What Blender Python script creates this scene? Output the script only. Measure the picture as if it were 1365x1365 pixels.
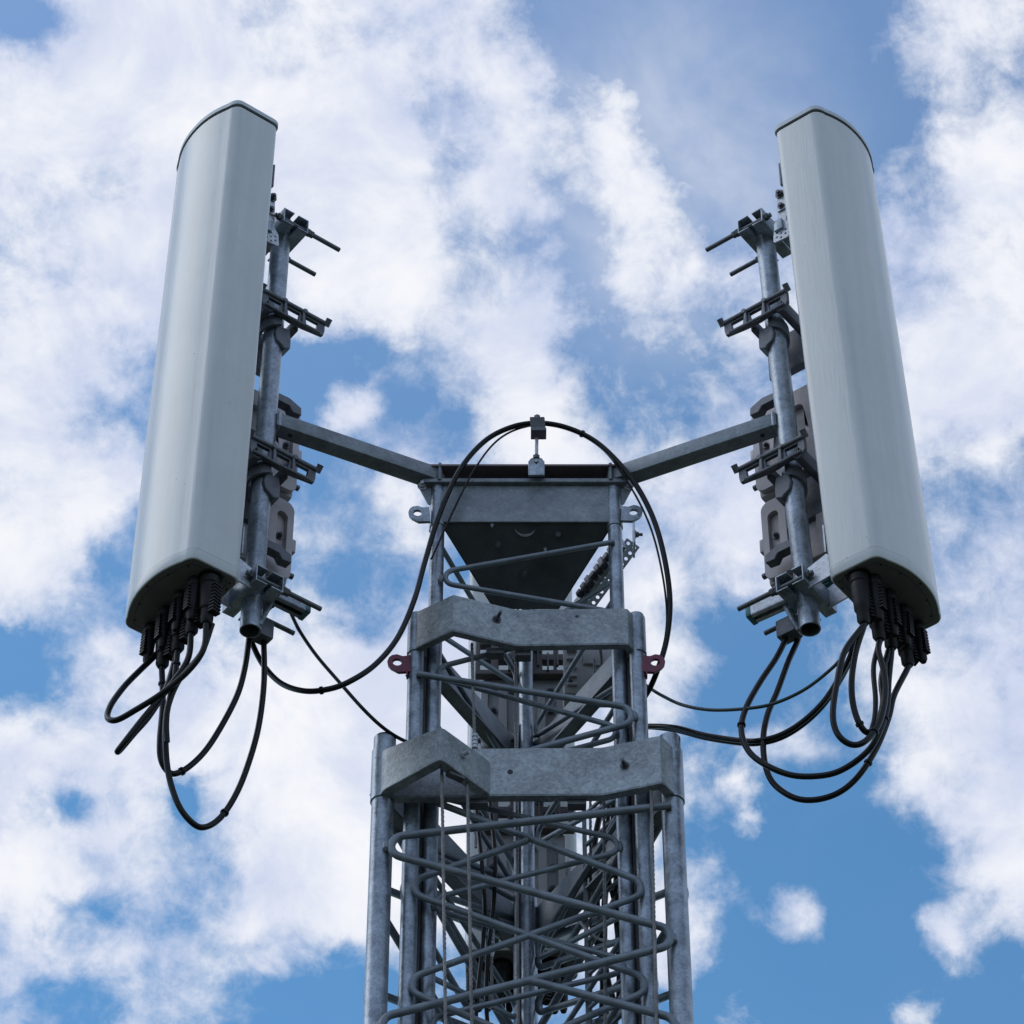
import bpy, bmesh, math, random
from mathutils import Vector as V, Matrix
from mathutils.geometry import tessellate_polygon
random.seed(7)
R = math.radians
S = bpy.context.scene
for o in list(bpy.data.objects): bpy.data.objects.remove(o)

# ------------------------------------------------------------------ camera
FPX, SZ, ELEV, H = 4400.0, 1365.0, R(44.5), 1.6
CE, SE = math.cos(ELEV), math.sin(ELEV)
cam_d = bpy.data.cameras.new('camera'); cam = bpy.data.objects.new('camera', cam_d)
S.collection.objects.link(cam); S.camera = cam
cam.location = (0, 0, H); cam.rotation_euler = (R(90) + ELEV, 0, 0)
cam_d.sensor_width = 36; cam_d.lens = 36 * FPX / SZ
cam_d.clip_start = .1; cam_d.clip_end = 8000

# ------------------------------------------------------------------ world: sky with broken cloud
SUN_DIR = V((-.72, .02, .69)).normalized()
wd = bpy.data.worlds.new('World'); S.world = wd; wd.use_nodes = True
nt = wd.node_tree; nt.nodes.clear()
def nd(t, **k):
    n = nt.nodes.new(t)
    for a, b in k.items(): setattr(n, a, b)
    return n
def setin(n, i, v):
    if isinstance(v, bpy.types.NodeSocket): nt.links.new(v, n.inputs[i])
    elif v is not None: n.inputs[i].default_value = v
def mth(op, a, b=None, c=None, clamp=False):
    n = nd('ShaderNodeMath', operation=op, use_clamp=clamp)
    setin(n, 0, a); setin(n, 1, b); setin(n, 2, c)
    return n.outputs[0]
def vm(op, a, b):
    n = nd('ShaderNodeVectorMath', operation=op); setin(n, 0, a); setin(n, 1, b); return n
def mapr(v, a, b, c=0., d=1., kind='SMOOTHSTEP'):
    n = nd('ShaderNodeMapRange', interpolation_type=kind)
    for i, x in enumerate((v, a, b, c, d)): setin(n, i, x)
    return n.outputs[0]
def noise(vec, scale, detail, rough, dist=0.):
    n = nd('ShaderNodeTexNoise'); setin(n, 'Vector', vec)
    setin(n, 'Scale', scale); setin(n, 'Detail', detail); setin(n, 'Roughness', rough); setin(n, 'Distortion', dist)
    return n
def mixc(f, a, b):
    n = nd('ShaderNodeMix', data_type='RGBA'); setin(n, 0, f); setin(n, 6, a); setin(n, 7, b); return n.outputs[2]
sky = nd('ShaderNodeTexSky', sky_type='NISHITA'); sky.sun_disc = False
sky.sun_elevation = math.asin(SUN_DIR.z); sky.sun_rotation = math.atan2(SUN_DIR.x, SUN_DIR.y)
sky.altitude = 300; sky.air_density = 1.0; sky.dust_density = .6; sky.ozone_density = 2.0
tc = nd('ShaderNodeTexCoord'); D = tc.outputs['Generated']
# the direction seen from the ground as two angles across a patch of sky (fixed in the world, towards +Y and 44 degrees up)
fw = vm('DOT_PRODUCT', D, (0, CE, SE)).outputs['Value']
fwc = mth('MAXIMUM', fw, .05)
gx = mth('DIVIDE', vm('DOT_PRODUCT', D, (1, 0, 0)).outputs['Value'], fwc)
gy = mth('DIVIDE', vm('DOT_PRODUCT', D, (0, SE, -CE)).outputs['Value'], fwc)
gx = mth('MULTIPLY_ADD', gx, FPX / SZ, .5); gy = mth('MULTIPLY_ADD', gy, FPX / SZ, .5)
cmb = nd('ShaderNodeCombineXYZ'); setin(cmb, 0, gx); setin(cmb, 1, gy); P0 = cmb.outputs[0]
w1 = noise(P0, 5., 3, .55); w2 = noise(P0, 13., 5, .6)
def warp(vec, nz, amt):
    c = vm('SUBTRACT', nz.outputs['Color'], (.5, .5, .5)).outputs[0]
    s = nd('ShaderNodeVectorMath', operation='SCALE'); setin(s, 0, c); s.inputs['Scale'].default_value = amt
    return vm('ADD', vec, s.outputs[0]).outputs[0]
w3 = noise(P0, 34., 4, .6)
P1 = warp(warp(warp(P0, w1, .045), w2, .06), w3, .022)
sx = nd('ShaderNodeSeparateXYZ'); setin(sx, 0, P1); px, py = sx.outputs[0], sx.outputs[1]
GRID = """379986676685310000001556
789998778668510110001554
898999999748725201100256
798888999948858322323277
676888999958838633444478
678888999955627743445567
677766788975728744556677
688766677768826635556777
787211112238934234556788
875211123127944346667887
887522123426876666666665
788732232755555678766435
886111431655554478766446
883111231344566657655456
752444465566666642235656
236766689988667761355776
465889999999777621215888
887999999999876344414788
747647999998766654102788
777756999988666613100378
786764999987666531000257
633547778976667860000146
656645633555556740000122
523533100043344301000100""".split()
N = len(GRID)
acc = None
for j, row in enumerate(GRID):
    rp = nd('ShaderNodeValToRGB'); cr = rp.color_ramp; cr.interpolation = 'B_SPLINE'
    vals = [int(c) / 9 for c in row]
    cr.elements[0].position = .5 / N; cr.elements[0].color = (vals[0],) * 3 + (1,)
    cr.elements[1].position = (N - .5) / N; cr.elements[1].color = (vals[-1],) * 3 + (1,)
    for i in range(1, N - 1):
        e = cr.elements.new((i + .5) / N); e.color = (vals[i],) * 3 + (1,)
    setin(rp, 0, px)
    if j == 0: wgt = mapr(py, .5 / N, 1.5 / N, 1, 0)
    elif j == N - 1: wgt = mapr(py, (N - 1.5) / N, (N - .5) / N)
    else: wgt = mapr(mth('ABSOLUTE', mth('SUBTRACT', py, (j + .5) / N)), 0, 1 / N, 1, 0)
    acc = mth('MULTIPLY_ADD', wgt, rp.outputs[0], acc if acc is not None else 0.)
for bx_, by_, br_, ba_ in ((472, 556, 40, .62), (1060, 1224, 46, .62), (1262, 1256, 36, .42), (1222, 1352, 42, .5), (984, 1356, 36, .35), (992, 1046, 24, .4), (1007, 1098, 22, .45), (955, 1185, 40, .25),
                           (25, 28, 45, -.3), (820, 165, 40, .2), (243, 1050, 26, -.4), (95, 1068, 26, -.3), (40, 890, 50, -.2), (1190, 80, 40, .2)):
    dn = vm('DISTANCE', P1, (bx_ / SZ, by_ / SZ, 0)).outputs['Value']
    acc = mth('MULTIPLY_ADD', mapr(dn, br_ * 1.7 / SZ, 0.), ba_, acc)
# away from that patch the cover is a plain half-cloudy sky
rad = vm('DISTANCE', P0, (.5, .5, 0)).outputs['Value']
far = mth('MAXIMUM', mapr(rad, .72, 1.3), mapr(fw, .8, .6))
acc = mth('ADD', mth('MULTIPLY', acc, mth('SUBTRACT', 1., far)), mth('MULTIPLY', far, .49))
nz1 = noise(P0, 9., 10, .62, .25).outputs['Fac']
nzf = noise(D, 5., 8, .6, .3).outputs['Fac']
nzd = noise(P0, 24., 9, .66, .3).outputs['Fac']
nz2 = mth('ADD', mth('MULTIPLY', nz1, mth('SUBTRACT', 1., far)), mth('MULTIPLY', far, nzf))
amp = mth('SUBTRACT', 1., mth('MULTIPLY', mth('POWER', mth('ABSOLUTE', mth('SUBTRACT', mth('MULTIPLY', acc, 2.), 1.), clamp=True), 1.6), .62))
nsum = mth('ADD', mth('MULTIPLY', mth('SUBTRACT', nz2, .5), 1.25), mth('MULTIPLY', mth('SUBTRACT', nzd, .5), .85))
dens = mth('MULTIPLY_ADD', nsum, amp, acc)
cover = mapr(dens, .17, .86)
veil = mth('MULTIPLY', mapr(vm('DISTANCE', P1, (870 / SZ, 230 / SZ, 0)).outputs['Value'], .26, .02), mapr(noise(P0, 4., 5, .55, .5).outputs['Fac'], .30, .62, .22, .62))
cover = mth('MAXIMUM', cover, mth('ADD', veil, .03))
thick = mapr(dens, .55, 1.25)
shade = noise(P0, 5.5, 7, .6, .4).outputs['Fac']
lit = mth('ADD', mth('MULTIPLY', thick, .35), mth('MULTIPLY', mapr(shade, .34, .62), .72), clamp=True)
WS = .1
def k(c): return tuple(x / WS for x in c) + (1,)
cl = mixc(lit, k((.58, .65, .85)), k((.94, .95, .985)))
tint = nd('ShaderNodeMix', data_type='RGBA', blend_type='MULTIPLY'); setin(tint, 0, 1.); setin(tint, 6, sky.outputs[0]); setin(tint, 7, (1.0, 1.0, 1.0, 1))
setin(tint, 7, mixc(mapr(gy, 0., .75, kind='LINEAR'), (1.85, 2.05, 2.1, 1), (.88, 1.62, 1.84, 1)))
skycol = mixc(cover, tint.outputs[2], cl)
bg = nd('ShaderNodeBackground'); setin(bg, 0, skycol); setin(bg, 1, WS)
out = nd('ShaderNodeOutputWorld'); nt.links.new(bg.outputs[0], out.inputs[0])

sl = bpy.data.lights.new('sun', 'SUN'); so = bpy.data.objects.new('sun', sl); S.collection.objects.link(so)
sl.energy = .55; sl.angle = R(42); sl.color = (1, .975, .94)
so.rotation_euler = SUN_DIR.to_track_quat('Z', 'Y').to_euler()
S.view_settings.view_transform = 'Standard'; S.view_settings.look = 'None'
S.view_settings.exposure = 0; S.view_settings.gamma = 1

# ------------------------------------------------------------------ pixel <-> place helpers (build time only)
def ray(u, v):
    a = (u - 682.5) / FPX; b = (682.5 - v) / FPX
    return V((a, CE - b * SE, SE + b * CE))
def pt(u, v, Y):
    r = ray(u, v); t = Y / r.y; return V((r.x * t, Y, H + r.z * t))
def pz(u, v, z):
    r = ray(u, v); t = (z - H) / r.z; return V((r.x * t, r.y * t, z))
def zat(v, Y): return pt(682.5, v, Y).z
Z = V((0, 0, 1))

# ------------------------------------------------------------------ materials
def material(name, col, rough=.5, metal=0., var=.12, vscale=8., detail=6, bump=0., bscale=40., stretch=(1, 1, 1), spangle=0., col2=None, rvar=.1, spec=.5, vlo=.35, vhi=.65, stain=0., grime=False, cell=170):
    m = bpy.data.materials.new(name); m.use_nodes = True; t = m.node_tree; b = t.nodes['Principled BSDF']
    L = t.links.new
    tcn = t.nodes.new('ShaderNodeTexCoord'); mp = t.nodes.new('ShaderNodeMapping'); L(tcn.outputs['Object'], mp.inputs[0]); mp.inputs['Scale'].default_value = stretch
    n = t.nodes.new('ShaderNodeTexNoise'); L(mp.outputs[0], n.inputs['Vector']); n.inputs['Scale'].default_value = vscale; n.inputs['Detail'].default_value = detail; n.inputs['Roughness'].default_value = .62
    mr = t.nodes.new('ShaderNodeMapRange'); L(n.outputs['Fac'], mr.inputs[0]); mr.inputs[1].default_value = vlo; mr.inputs[2].default_value = vhi
    mx = t.nodes.new('ShaderNodeMix'); mx.data_type = 'RGBA'; L(mr.outputs[0], mx.inputs[0])
    c2 = col2 or tuple(min(1, c * (1 + var)) for c in col); c1 = tuple(c * (1 - var) for c in col)
    mx.inputs[6].default_value = c1 + (1,); mx.inputs[7].default_value = c2 + (1,)
    colout = mx.outputs[2]
    if spangle:
        vo = t.nodes.new('ShaderNodeTexVoronoi'); L(mp.outputs[0], vo.inputs['Vector']); vo.inputs['Scale'].default_value = cell
        sp = t.nodes.new('ShaderNodeSeparateColor'); L(vo.outputs['Color'], sp.inputs[0])
        m2 = t.nodes.new('ShaderNodeMapRange'); L(sp.outputs[0], m2.inputs[0]); m2.inputs[3].default_value = 1 - spangle; m2.inputs[4].default_value = 1 + spangle
        mu = t.nodes.new('ShaderNodeMix'); mu.data_type = 'RGBA'; mu.blend_type = 'MULTIPLY'; mu.inputs[0].default_value = 1
        L(colout, mu.inputs[6]); L(m2.outputs[0], mu.inputs[7]); colout = mu.outputs[2]
    if stain:                                   # weather stains: pale zinc bloom and dull patches
        n3 = t.nodes.new('ShaderNodeTexNoise'); L(tcn.outputs['Object'], n3.inputs['Vector']); n3.inputs['Scale'].default_value = 5.5; n3.inputs['Detail'].default_value = 8; n3.inputs['Roughness'].default_value = .7; n3.inputs['Distortion'].default_value = .6
        m3 = t.nodes.new('ShaderNodeMapRange'); L(n3.outputs['Fac'], m3.inputs[0]); m3.inputs[1].default_value = .3; m3.inputs[2].default_value = .7; m3.inputs[3].default_value = 1 - stain; m3.inputs[4].default_value = 1 + stain
        n4 = t.nodes.new('ShaderNodeTexNoise'); L(tcn.outputs['Object'], n4.inputs['Vector']); n4.inputs['Scale'].default_value = 17; n4.inputs['Detail'].default_value = 12; n4.inputs['Roughness'].default_value = .78
        m4 = t.nodes.new('ShaderNodeMapRange'); L(n4.outputs['Fac'], m4.inputs[0]); m4.inputs[1].default_value = .60; m4.inputs[2].default_value = .70; m4.inputs[3].default_value = 0; m4.inputs[4].default_value = .55
        u3 = t.nodes.new('ShaderNodeMix'); u3.data_type = 'RGBA'; u3.blend_type = 'MULTIPLY'; u3.inputs[0].default_value = 1; L(colout, u3.inputs[6]); L(m3.outputs[0], u3.inputs[7])
        u4 = t.nodes.new('ShaderNodeMix'); u4.data_type = 'RGBA'; L(m4.outputs[0], u4.inputs[0]); L(u3.outputs[2], u4.inputs[6]); u4.inputs[7].default_value = (.42, .45, .46, 1)
        colout = u4.outputs[2]
    if grime:                                   # faint dirt: specks and dull run marks
        n5 = t.nodes.new('ShaderNodeTexNoise'); L(tcn.outputs['Object'], n5.inputs['Vector']); n5.inputs['Scale'].default_value = 70; n5.inputs['Detail'].default_value = 3
        m5 = t.nodes.new('ShaderNodeMapRange'); L(n5.outputs['Fac'], m5.inputs[0]); m5.inputs[1].default_value = .745; m5.inputs[2].default_value = .77; m5.inputs[4].default_value = .6
        n6 = t.nodes.new('ShaderNodeTexNoise'); L(tcn.outputs['Object'], n6.inputs['Vector']); n6.inputs['Scale'].default_value = 3.2; n6.inputs['Detail'].default_value = 9; n6.inputs['Roughness'].default_value = .7
        m6 = t.nodes.new('ShaderNodeMapRange'); L(n6.outputs['Fac'], m6.inputs[0]); m6.inputs[1].default_value = .4; m6.inputs[2].default_value = .7; m6.inputs[3].default_value = 1.; m6.inputs[4].default_value = .90
        u5 = t.nodes.new('ShaderNodeMix'); u5.data_type = 'RGBA'; u5.blend_type = 'MULTIPLY'; u5.inputs[0].default_value = 1; L(colout, u5.inputs[6]); L(m6.outputs[0], u5.inputs[7])
        u6 = t.nodes.new('ShaderNodeMix'); u6.data_type = 'RGBA'; L(m5.outputs[0], u6.inputs[0]); L(u5.outputs[2], u6.inputs[6]); u6.inputs[7].default_value = (.16, .15, .14, 1); colout = u6.outputs[2]
    L(colout, b.inputs['Base Color'])
    b.inputs['Metallic'].default_value = metal; b.inputs['Specular IOR Level'].default_value = spec
    rr = t.nodes.new('ShaderNodeMapRange'); L(n.outputs['Fac'], rr.inputs[0]); rr.inputs[1].default_value = .3; rr.inputs[2].default_value = .7
    rr.inputs[3].default_value = rough - rvar; rr.inputs[4].default_value = rough + rvar; L(rr.outputs[0], b.inputs['Roughness'])
    if bump:
        n2 = t.nodes.new('ShaderNodeTexNoise'); L(mp.outputs[0], n2.inputs['Vector']); n2.inputs['Scale'].default_value = bscale; n2.inputs['Detail'].default_value = 4
        bp = t.nodes.new('ShaderNodeBump'); bp.inputs['Strength'].default_value = bump; bp.inputs['Distance'].default_value = .002
        L(n2.outputs['Fac'], bp.inputs['Height']); L(bp.outputs[0], b.inputs['Normal'])
    return m
GALV = material('galvanised steel', (.26, .30, .345), .36, .66, .30, 22, 10, bump=.4, bscale=160, spangle=.16, stain=.22)
GALV2 = material('weathered galvanised plate', (.20, .228, .252), .5, .35, .18, 26, 12, bump=.35, bscale=140, spangle=.11, vlo=.36, vhi=.66, stain=.3)
RODM = material('galvanised rod', (.175, .205, .24), .5, .35, .22, 20, 6, bump=.4, bscale=120)
COLL = material('galvanised collar plate', (.275, .305, .325), .46, .4, .16, 26, 12, bump=.35, bscale=140, spangle=.19, vlo=.36, vhi=.66, stain=.38, cell=130)
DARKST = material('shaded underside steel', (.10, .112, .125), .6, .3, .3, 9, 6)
CAST = material('cast aluminium', (.125, .132, .15), .5, .55, .25, 25, 6, bump=.6, bscale=300)
BRIGHT = material('bright zinc', (.50, .53, .58), .45, .35, .25, 30, 6, bump=.3, bscale=200, spangle=.15)
BOLTM = material('bolt steel', (.10, .105, .115), .42, .6, .3, 60, 4)
THREAD = material('threaded rod steel', (.11, .12, .13), .45, .5, .2, 60, 3)
RADOME = material('radome plastic', (.545, .575, .575), .23, 0, .045, 26, 9, bump=.2, bscale=170, stretch=(1, 1, .05), rvar=.05, grime=True, spec=.6)
CAPM = material('radome cap', (.42, .47, .50), .4, 0, .08, 8, 5)
BCAP = material('radome bottom cap', (.15, .155, .16), .45, 0, .10, 12, 5)
SEAL = material('dark seal', (.02, .022, .025), .6)
BOOT = material('black boot rubber', (.006, .0065, .007), .55, 0, .2, 30, 3, spec=.25)
BLACK = material('black rubber', (.007, .008, .009), .28, 0, .2, 30, 3, spec=.22, rvar=.03)
PLAST = material('black plastic', (.012, .013, .014), .5, 0, .2, 30, 3)
TEALC = material('dark green cable sheath', (.012, .035, .036), .4, 0, .2, 30, 3)
RRUM = material('grey brown cast housing', (.42, .385, .40), .5, .1, .12, 12, 5, bump=.3, bscale=150)
RRUD = material('dark brown cast frame', (.085, .075, .075), .55, .2, .2, 14, 5)
RRUL = material('pale housing cover', (.30, .30, .315), .5, 0, .08, 10, 5)
TEAL = material('teal plastic', (.035, .17, .19), .45, 0, .1, 20, 3)
GREENP = material('green plastic port', (.02, .10, .10), .5, 0, .2, 20, 3)
REDP = material('dark red paint', (.15, .02, .05), .45, 0, .25, 30, 6)
ROPE = material('wire rope steel', (.20, .195, .195), .5, .4, .3, 40, 4)
STRUTM = material('pale zinc strip', (.55, .60, .68), .4, .3, .15, 30, 6)
MAROON = material('red brown edged plate', (.16, .12, .13), .6, .2, .2, 10, 5)
GROUND = material('dry grass and soil', (.06, .07, .035), .9, 0, .3, .4, 8, col2=(.11, .10, .06))
CONC = material('concrete', (.30, .29, .27), .85, 0, .15, 3, 8)

# ------------------------------------------------------------------ mesh builder
def perp(d):
    a = V((0, 0, 1)) if abs(d.z) < .9 else V((1, 0, 0))
    x = d.cross(a).normalized(); return x, d.cross(x).normalized()
class MB:
    def __init__(s): s.v = []; s.f = []
    def add(s, vs, fs):
        k0 = len(s.v); s.v += [V(p) for p in vs]; s.f += [tuple(i + k0 for i in q) for q in fs]; return s
    def box(s, c, dims, ax=None, bev=0.):
        X, Y_, Z_ = ax or (V((1, 0, 0)), V((0, 1, 0)), Z)
        bm = bmesh.new(); bmesh.ops.create_cube(bm, size=1)
        for q in bm.verts: q.co = V((q.co.x * dims[0], q.co.y * dims[1], q.co.z * dims[2]))
        if bev: bmesh.ops.bevel(bm, geom=bm.edges[:] + bm.verts[:], offset=bev, segments=2, profile=.5, affect='EDGES')
        bm.verts.ensure_lookup_table(); bm.verts.index_update()
        c = V(c); s.add([c + X * q.co.x + Y_ * q.co.y + Z_ * q.co.z for q in bm.verts], [tuple(q.index for q in f.verts) for f in bm.faces]); bm.free(); return s
    def tube(s, pts, r, n=10, caps=True, radii=None):
        pts = [V(p) for p in pts]; m = len(pts); vs = []; fs = []
        T = [(pts[min(i + 1, m - 1)] - pts[max(i - 1, 0)]).normalized() for i in range(m)]
        x, _ = perp(T[0])
        for i in range(m):
            x = (x - T[i] * x.dot(T[i])).normalized(); y = T[i].cross(x); rr = radii[i] if radii else r
            for j in range(n):
                a = 2 * math.pi * j / n; vs.append(pts[i] + (x * math.cos(a) + y * math.sin(a)) * rr)
        for i in range(m - 1):
            for j in range(n): fs.append((i * n + j, i * n + (j + 1) % n, (i + 1) * n + (j + 1) % n, (i + 1) * n + j))
        if caps: fs.append(tuple(range(n))[::-1]); fs.append(tuple(range((m - 1) * n, m * n)))
        return s.add(vs, fs)
    def cyl(s, a, b, r, n=16): return s.tube([a, b], r, n)
    def pipe(s, a, b, r, wall=.004, n=32):                       # open-ended pipe with a wall
        a, b = V(a), V(b); d = (b - a).normalized(); x, y = perp(d); vs = []
        for p, rr in ((a, r), (b, r), (b, r - wall), (a, r - wall)):
            for j in range(n):
                t = 2 * math.pi * j / n; vs.append(p + (x * math.cos(t) + y * math.sin(t)) * rr)
        fs = []
        for i in range(4):
            for j in range(n): fs.append((i * n + j, i * n + (j + 1) % n, ((i + 1) % 4) * n + (j + 1) % n, ((i + 1) % 4) * n + j))
        return s.add(vs, fs)
    def plate(s, outer, holes, o, ex, ey, th):                   # flat plate with holes; th along ex x ey, centred
        o = V(o); n = ex.cross(ey).normalized()
        loops = [outer] + list(holes)
        tri = tessellate_polygon([[V((p[0], p[1], 0)) for p in lp] for lp in loops])
        flat = [p for lp in loops for p in lp]; k0 = len(flat)
        vs = [o + ex * p[0] + ey * p[1] + n * (th / 2) for p in flat] + [o + ex * p[0] + ey * p[1] - n * (th / 2) for p in flat]
        fs = [tuple(q) for q in tri] + [tuple(i + k0 for i in q[::-1]) for q in tri]
        b = 0
        for lp in loops:
            m = len(lp)
            for i in range(m): fs.append((b + i, b + (i + 1) % m, k0 + b + (i + 1) % m, k0 + b + i))
            b += m
        return s.add(vs, fs)
    def prism(s, poly, z0, z1):                                   # plan polygon of (x, y) raised from z0 to z1
        n = len(poly); vs = [V((p[0], p[1], z0)) for p in poly] + [V((p[0], p[1], z1)) for p in poly]
        fs = [tuple(range(n))[::-1], tuple(range(n, 2 * n))] + [(i, (i + 1) % n, n + (i + 1) % n, n + i) for i in range(n)]
        return s.add(vs, fs)
    def ribbon(s, bot, top, th):                                  # bent sheet through bottom and top edge points, given a thickness
        m = len(bot); vs = []
        for i in range(m):
            d1 = (bot[i] - bot[max(i - 1, 0)]); d2 = (bot[min(i + 1, m - 1)] - bot[i]); d1.z = d2.z = 0
            d1 = d1.normalized() if d1.length > 1e-6 else d2.normalized(); d2 = d2.normalized() if d2.length > 1e-6 else d1
            nrm = (d1 + d2).normalized(); nrm = V((-nrm.y, nrm.x, 0)) / max(.5, math.sqrt((1 + d1.dot(d2)) / 2))
            vs += [bot[i], top[i], top[i] + nrm * th, bot[i] + nrm * th]
        fs = [(0, 1, 2, 3)[::-1], tuple(4 * (m - 1) + j for j in range(4))]
        for i in range(m - 1):
            for j in range(4): fs.append((4 * i + j, 4 * i + (j + 1) % 4, 4 * i + 4 + (j + 1) % 4, 4 * i + 4 + j))
        return s.add(vs, fs)
    def mesh(s, name, loc):
        me = bpy.data.meshes.new(name); me.from_pydata([p - loc for p in s.v], [], s.f)
        bm = bmesh.new(); bm.from_mesh(me); bmesh.ops.recalc_face_normals(bm, faces=bm.faces[:]); bm.to_mesh(me); bm.free()
        for p in me.polygons: p.use_smooth = True
        me.set_sharp_from_angle(angle=R(34)); return me

def link(name, mb, mat, loc, parent=None, bevel=0.):
    o = bpy.data.objects.new(name, mb.mesh(name, loc)); S.collection.objects.link(o); o.data.materials.append(mat)
    if parent: o.parent = parent
    else: o.location = loc
    if bevel:
        b = o.modifiers.new('b', 'BEVEL'); b.width = bevel; b.segments = 2; b.limit_method = 'ANGLE'; b.angle_limit = R(40)
    return o
class Thing:
    def __init__(s, name, label, cat, loc, group=None):
        s.loc = V(loc); s.e = bpy.data.objects.new(name, None); S.collection.objects.link(s.e); s.e.location = s.loc
        s.e.empty_display_size = .1; s.e['label'] = label; s.e['category'] = cat
        if group: s.e['group'] = group
    def part(s, name, mb, mat, parent=None, label=None, bevel=0.):
        o = link(name, mb, mat, s.loc, parent or s.e, bevel)
        if label: o['label'] = label
        return o
    def many(s, name, mbs, mat, parent=None, **k):
        return [s.part(name, m, mat, parent, **k) for m in mbs]
def single(name, mb, mat, label, cat, group=None, kind=None):
    c = V((0, 0, 0))
    for p in mb.v: c += p
    c /= len(mb.v)
    o = link(name, mb, mat, c)
    if kind: o['kind'] = kind
    if label: o['label'] = label; o['category'] = cat
    if group: o['group'] = group
    return o

def fillet(P, r, seg=10):
    out = [P[0]]
    for i in range(1, len(P) - 1):
        a = (P[i - 1] - P[i]).normalized(); b = (P[i + 1] - P[i]).normalized()
        h = a.angle(b) / 2
        if h > R(88): out.append(P[i]); continue
        L = min(r / math.tan(h), .45 * (P[i - 1] - P[i]).length, .45 * (P[i + 1] - P[i]).length); rr = L * math.tan(h)
        c = P[i] + (a + b).normalized() * (rr / math.sin(h)); s0 = P[i] + a * L - c; s1 = P[i] + b * L - c
        an = s0.angle(s1); ax = s0.cross(s1).normalized()
        for q in range(seg + 1): out.append(c + Matrix.Rotation(an * q / seg, 3, ax) @ s0)
    out.append(P[-1]); return out
def zig(tips, r):
    P = [V(t) for t in tips]; Q = list(P)
    for i in range(1, len(P) - 1):
        a = (P[i - 1] - P[i]).normalized(); b = (P[i + 1] - P[i]).normalized(); h = a.angle(b) / 2
        Q[i] = P[i] - (a + b).normalized() * (r * (1 / math.sin(h) - 1))
    return fillet(Q, r)
def crom(P, seg=8):
    P = [V(p) for p in P]; P = [P[0] * 2 - P[1]] + P + [P[-1] * 2 - P[-2]]; out = []
    for i in range(1, len(P) - 2):
        p0, p1, p2, p3 = P[i - 1:i + 3]
        for j in range(seg):
            t = j / seg
            out.append(.5 * (2 * p1 + (p2 - p0) * t + (2 * p0 - 5 * p1 + 4 * p2 - p3) * t * t + (3 * p1 - 3 * p2 + p3 - p0) * t ** 3))
    out.append(P[-2]); return out
def circ(cx, cy, r, n=16): return [(cx + r * math.cos(2 * math.pi * i / n), cy + r * math.sin(2 * math.pi * i / n)) for i in range(n)]
def hexbolt(mb, p, d, r=.009, h=.008, shank=.012, sr=None):
    d = d.normalized(); mb.cyl(p - d * .001, p + d * .0025, r * 1.45, 18); mb.tube([p + d * .0025, p + d * (.0025 + h)], r, 6); mb.cyl(p + d * .002, p + d * (.0025 + h + shank), sr or r * .55, 12)
    return mb

# ------------------------------------------------------------------ the setting below the view
g = MB().add([(-3000, -3000, 0), (3000, -3000, 0), (3000, 3000, 0), (-3000, 3000, 0)], [(0, 1, 2, 3)])
o = link('ground', g, GROUND, V((0, 0, 0))); o['kind'] = 'structure'
MX, MY = .041, 7.0
o = link('concrete_pad', MB().box((MX, MY, .06), (2.2, 2.2, .12), bev=.02), CONC, V((MX, MY, 0))); o['kind'] = 'structure'

# ------------------------------------------------------------------ mast
mast = Thing('lattice_mast', 'grey galvanised three-legged telescopic lattice mast standing between the two white antennas', 'mast', (MX, MY, .12))
def legs(side): return [V((MX - side / 2, MY - side * .2887, 0)), V((MX + side / 2, MY - side * .2887, 0)), V((MX, MY + side * .5774, 0))]
SECS = dict(
    inner=(legs(.514), .0205, zat(636, 6.852), 4.6, .0078),
    middle=(legs(.614), .0228, zat(822, 6.823), 3.4, .0092),
    outer=(legs(.767), .0300, zat(985, 6.778), .12, .0108))
for nm, (L3, rl, zt, zb, rr) in SECS.items():
    for i, p in enumerate(L3):
        ztt = zt if nm != 'inner' else zt
        mast.part('leg', MB().pipe((p.x, p.y, zb), (p.x, p.y, ztt), rl, .004), GALV)
def face_rod(sec, a, b, zs, startB=False, mid=None, r_b=.036, off=1.0):
    L3, rl, zt, zb, rr = SECS[sec]
    A, B = L3[a], L3[b]; d = (B - A).normalized(); n = V((d.y, -d.x, 0))
    c = V((MX, MY, 0))
    if (A - c).dot(n) < 0: n = -n
    q = n * (rl + rr * .55) * off
    tips = []
    if mid is not None: tips.append((A + B) / 2 + q + Z * mid)
    s = startB
    for z in zs:
        e = (B - d * rl * .2) if s else (A + d * rl * .2); tips.append(e + q + Z * z); s = not s
    # first and last ends run onto the leg
    mast.part('brace_rod', MB().tube(zig(tips, r_b), rr, 14), RODM)
    if a == 0 and b == 1:
        for t in tips[1:-1]:                    # weld bead where the bend meets its leg
            if t.z > 6.3:
                sx_ = -1 if t.x < MX else 1
                w_ = t + V((-sx_ * .010, .003, 0)); ph = random.uniform(-.002, .002)
                mast.part('weld', MB().tube([w_ + Z * (-.016 + ph), w_ + Z * -.010, w_, w_ + Z * .010, w_ + Z * (.016 + ph)], 0, 10, radii=[.003, rr * .95, rr * 1.12, rr * .9, .003]), RODM)
def series(vs, Y, step, zend):
    z = [zat(v, Y) for v in vs]
    while z[-1] - step > zend: z.append(z[-1] - step)
    return z
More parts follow.
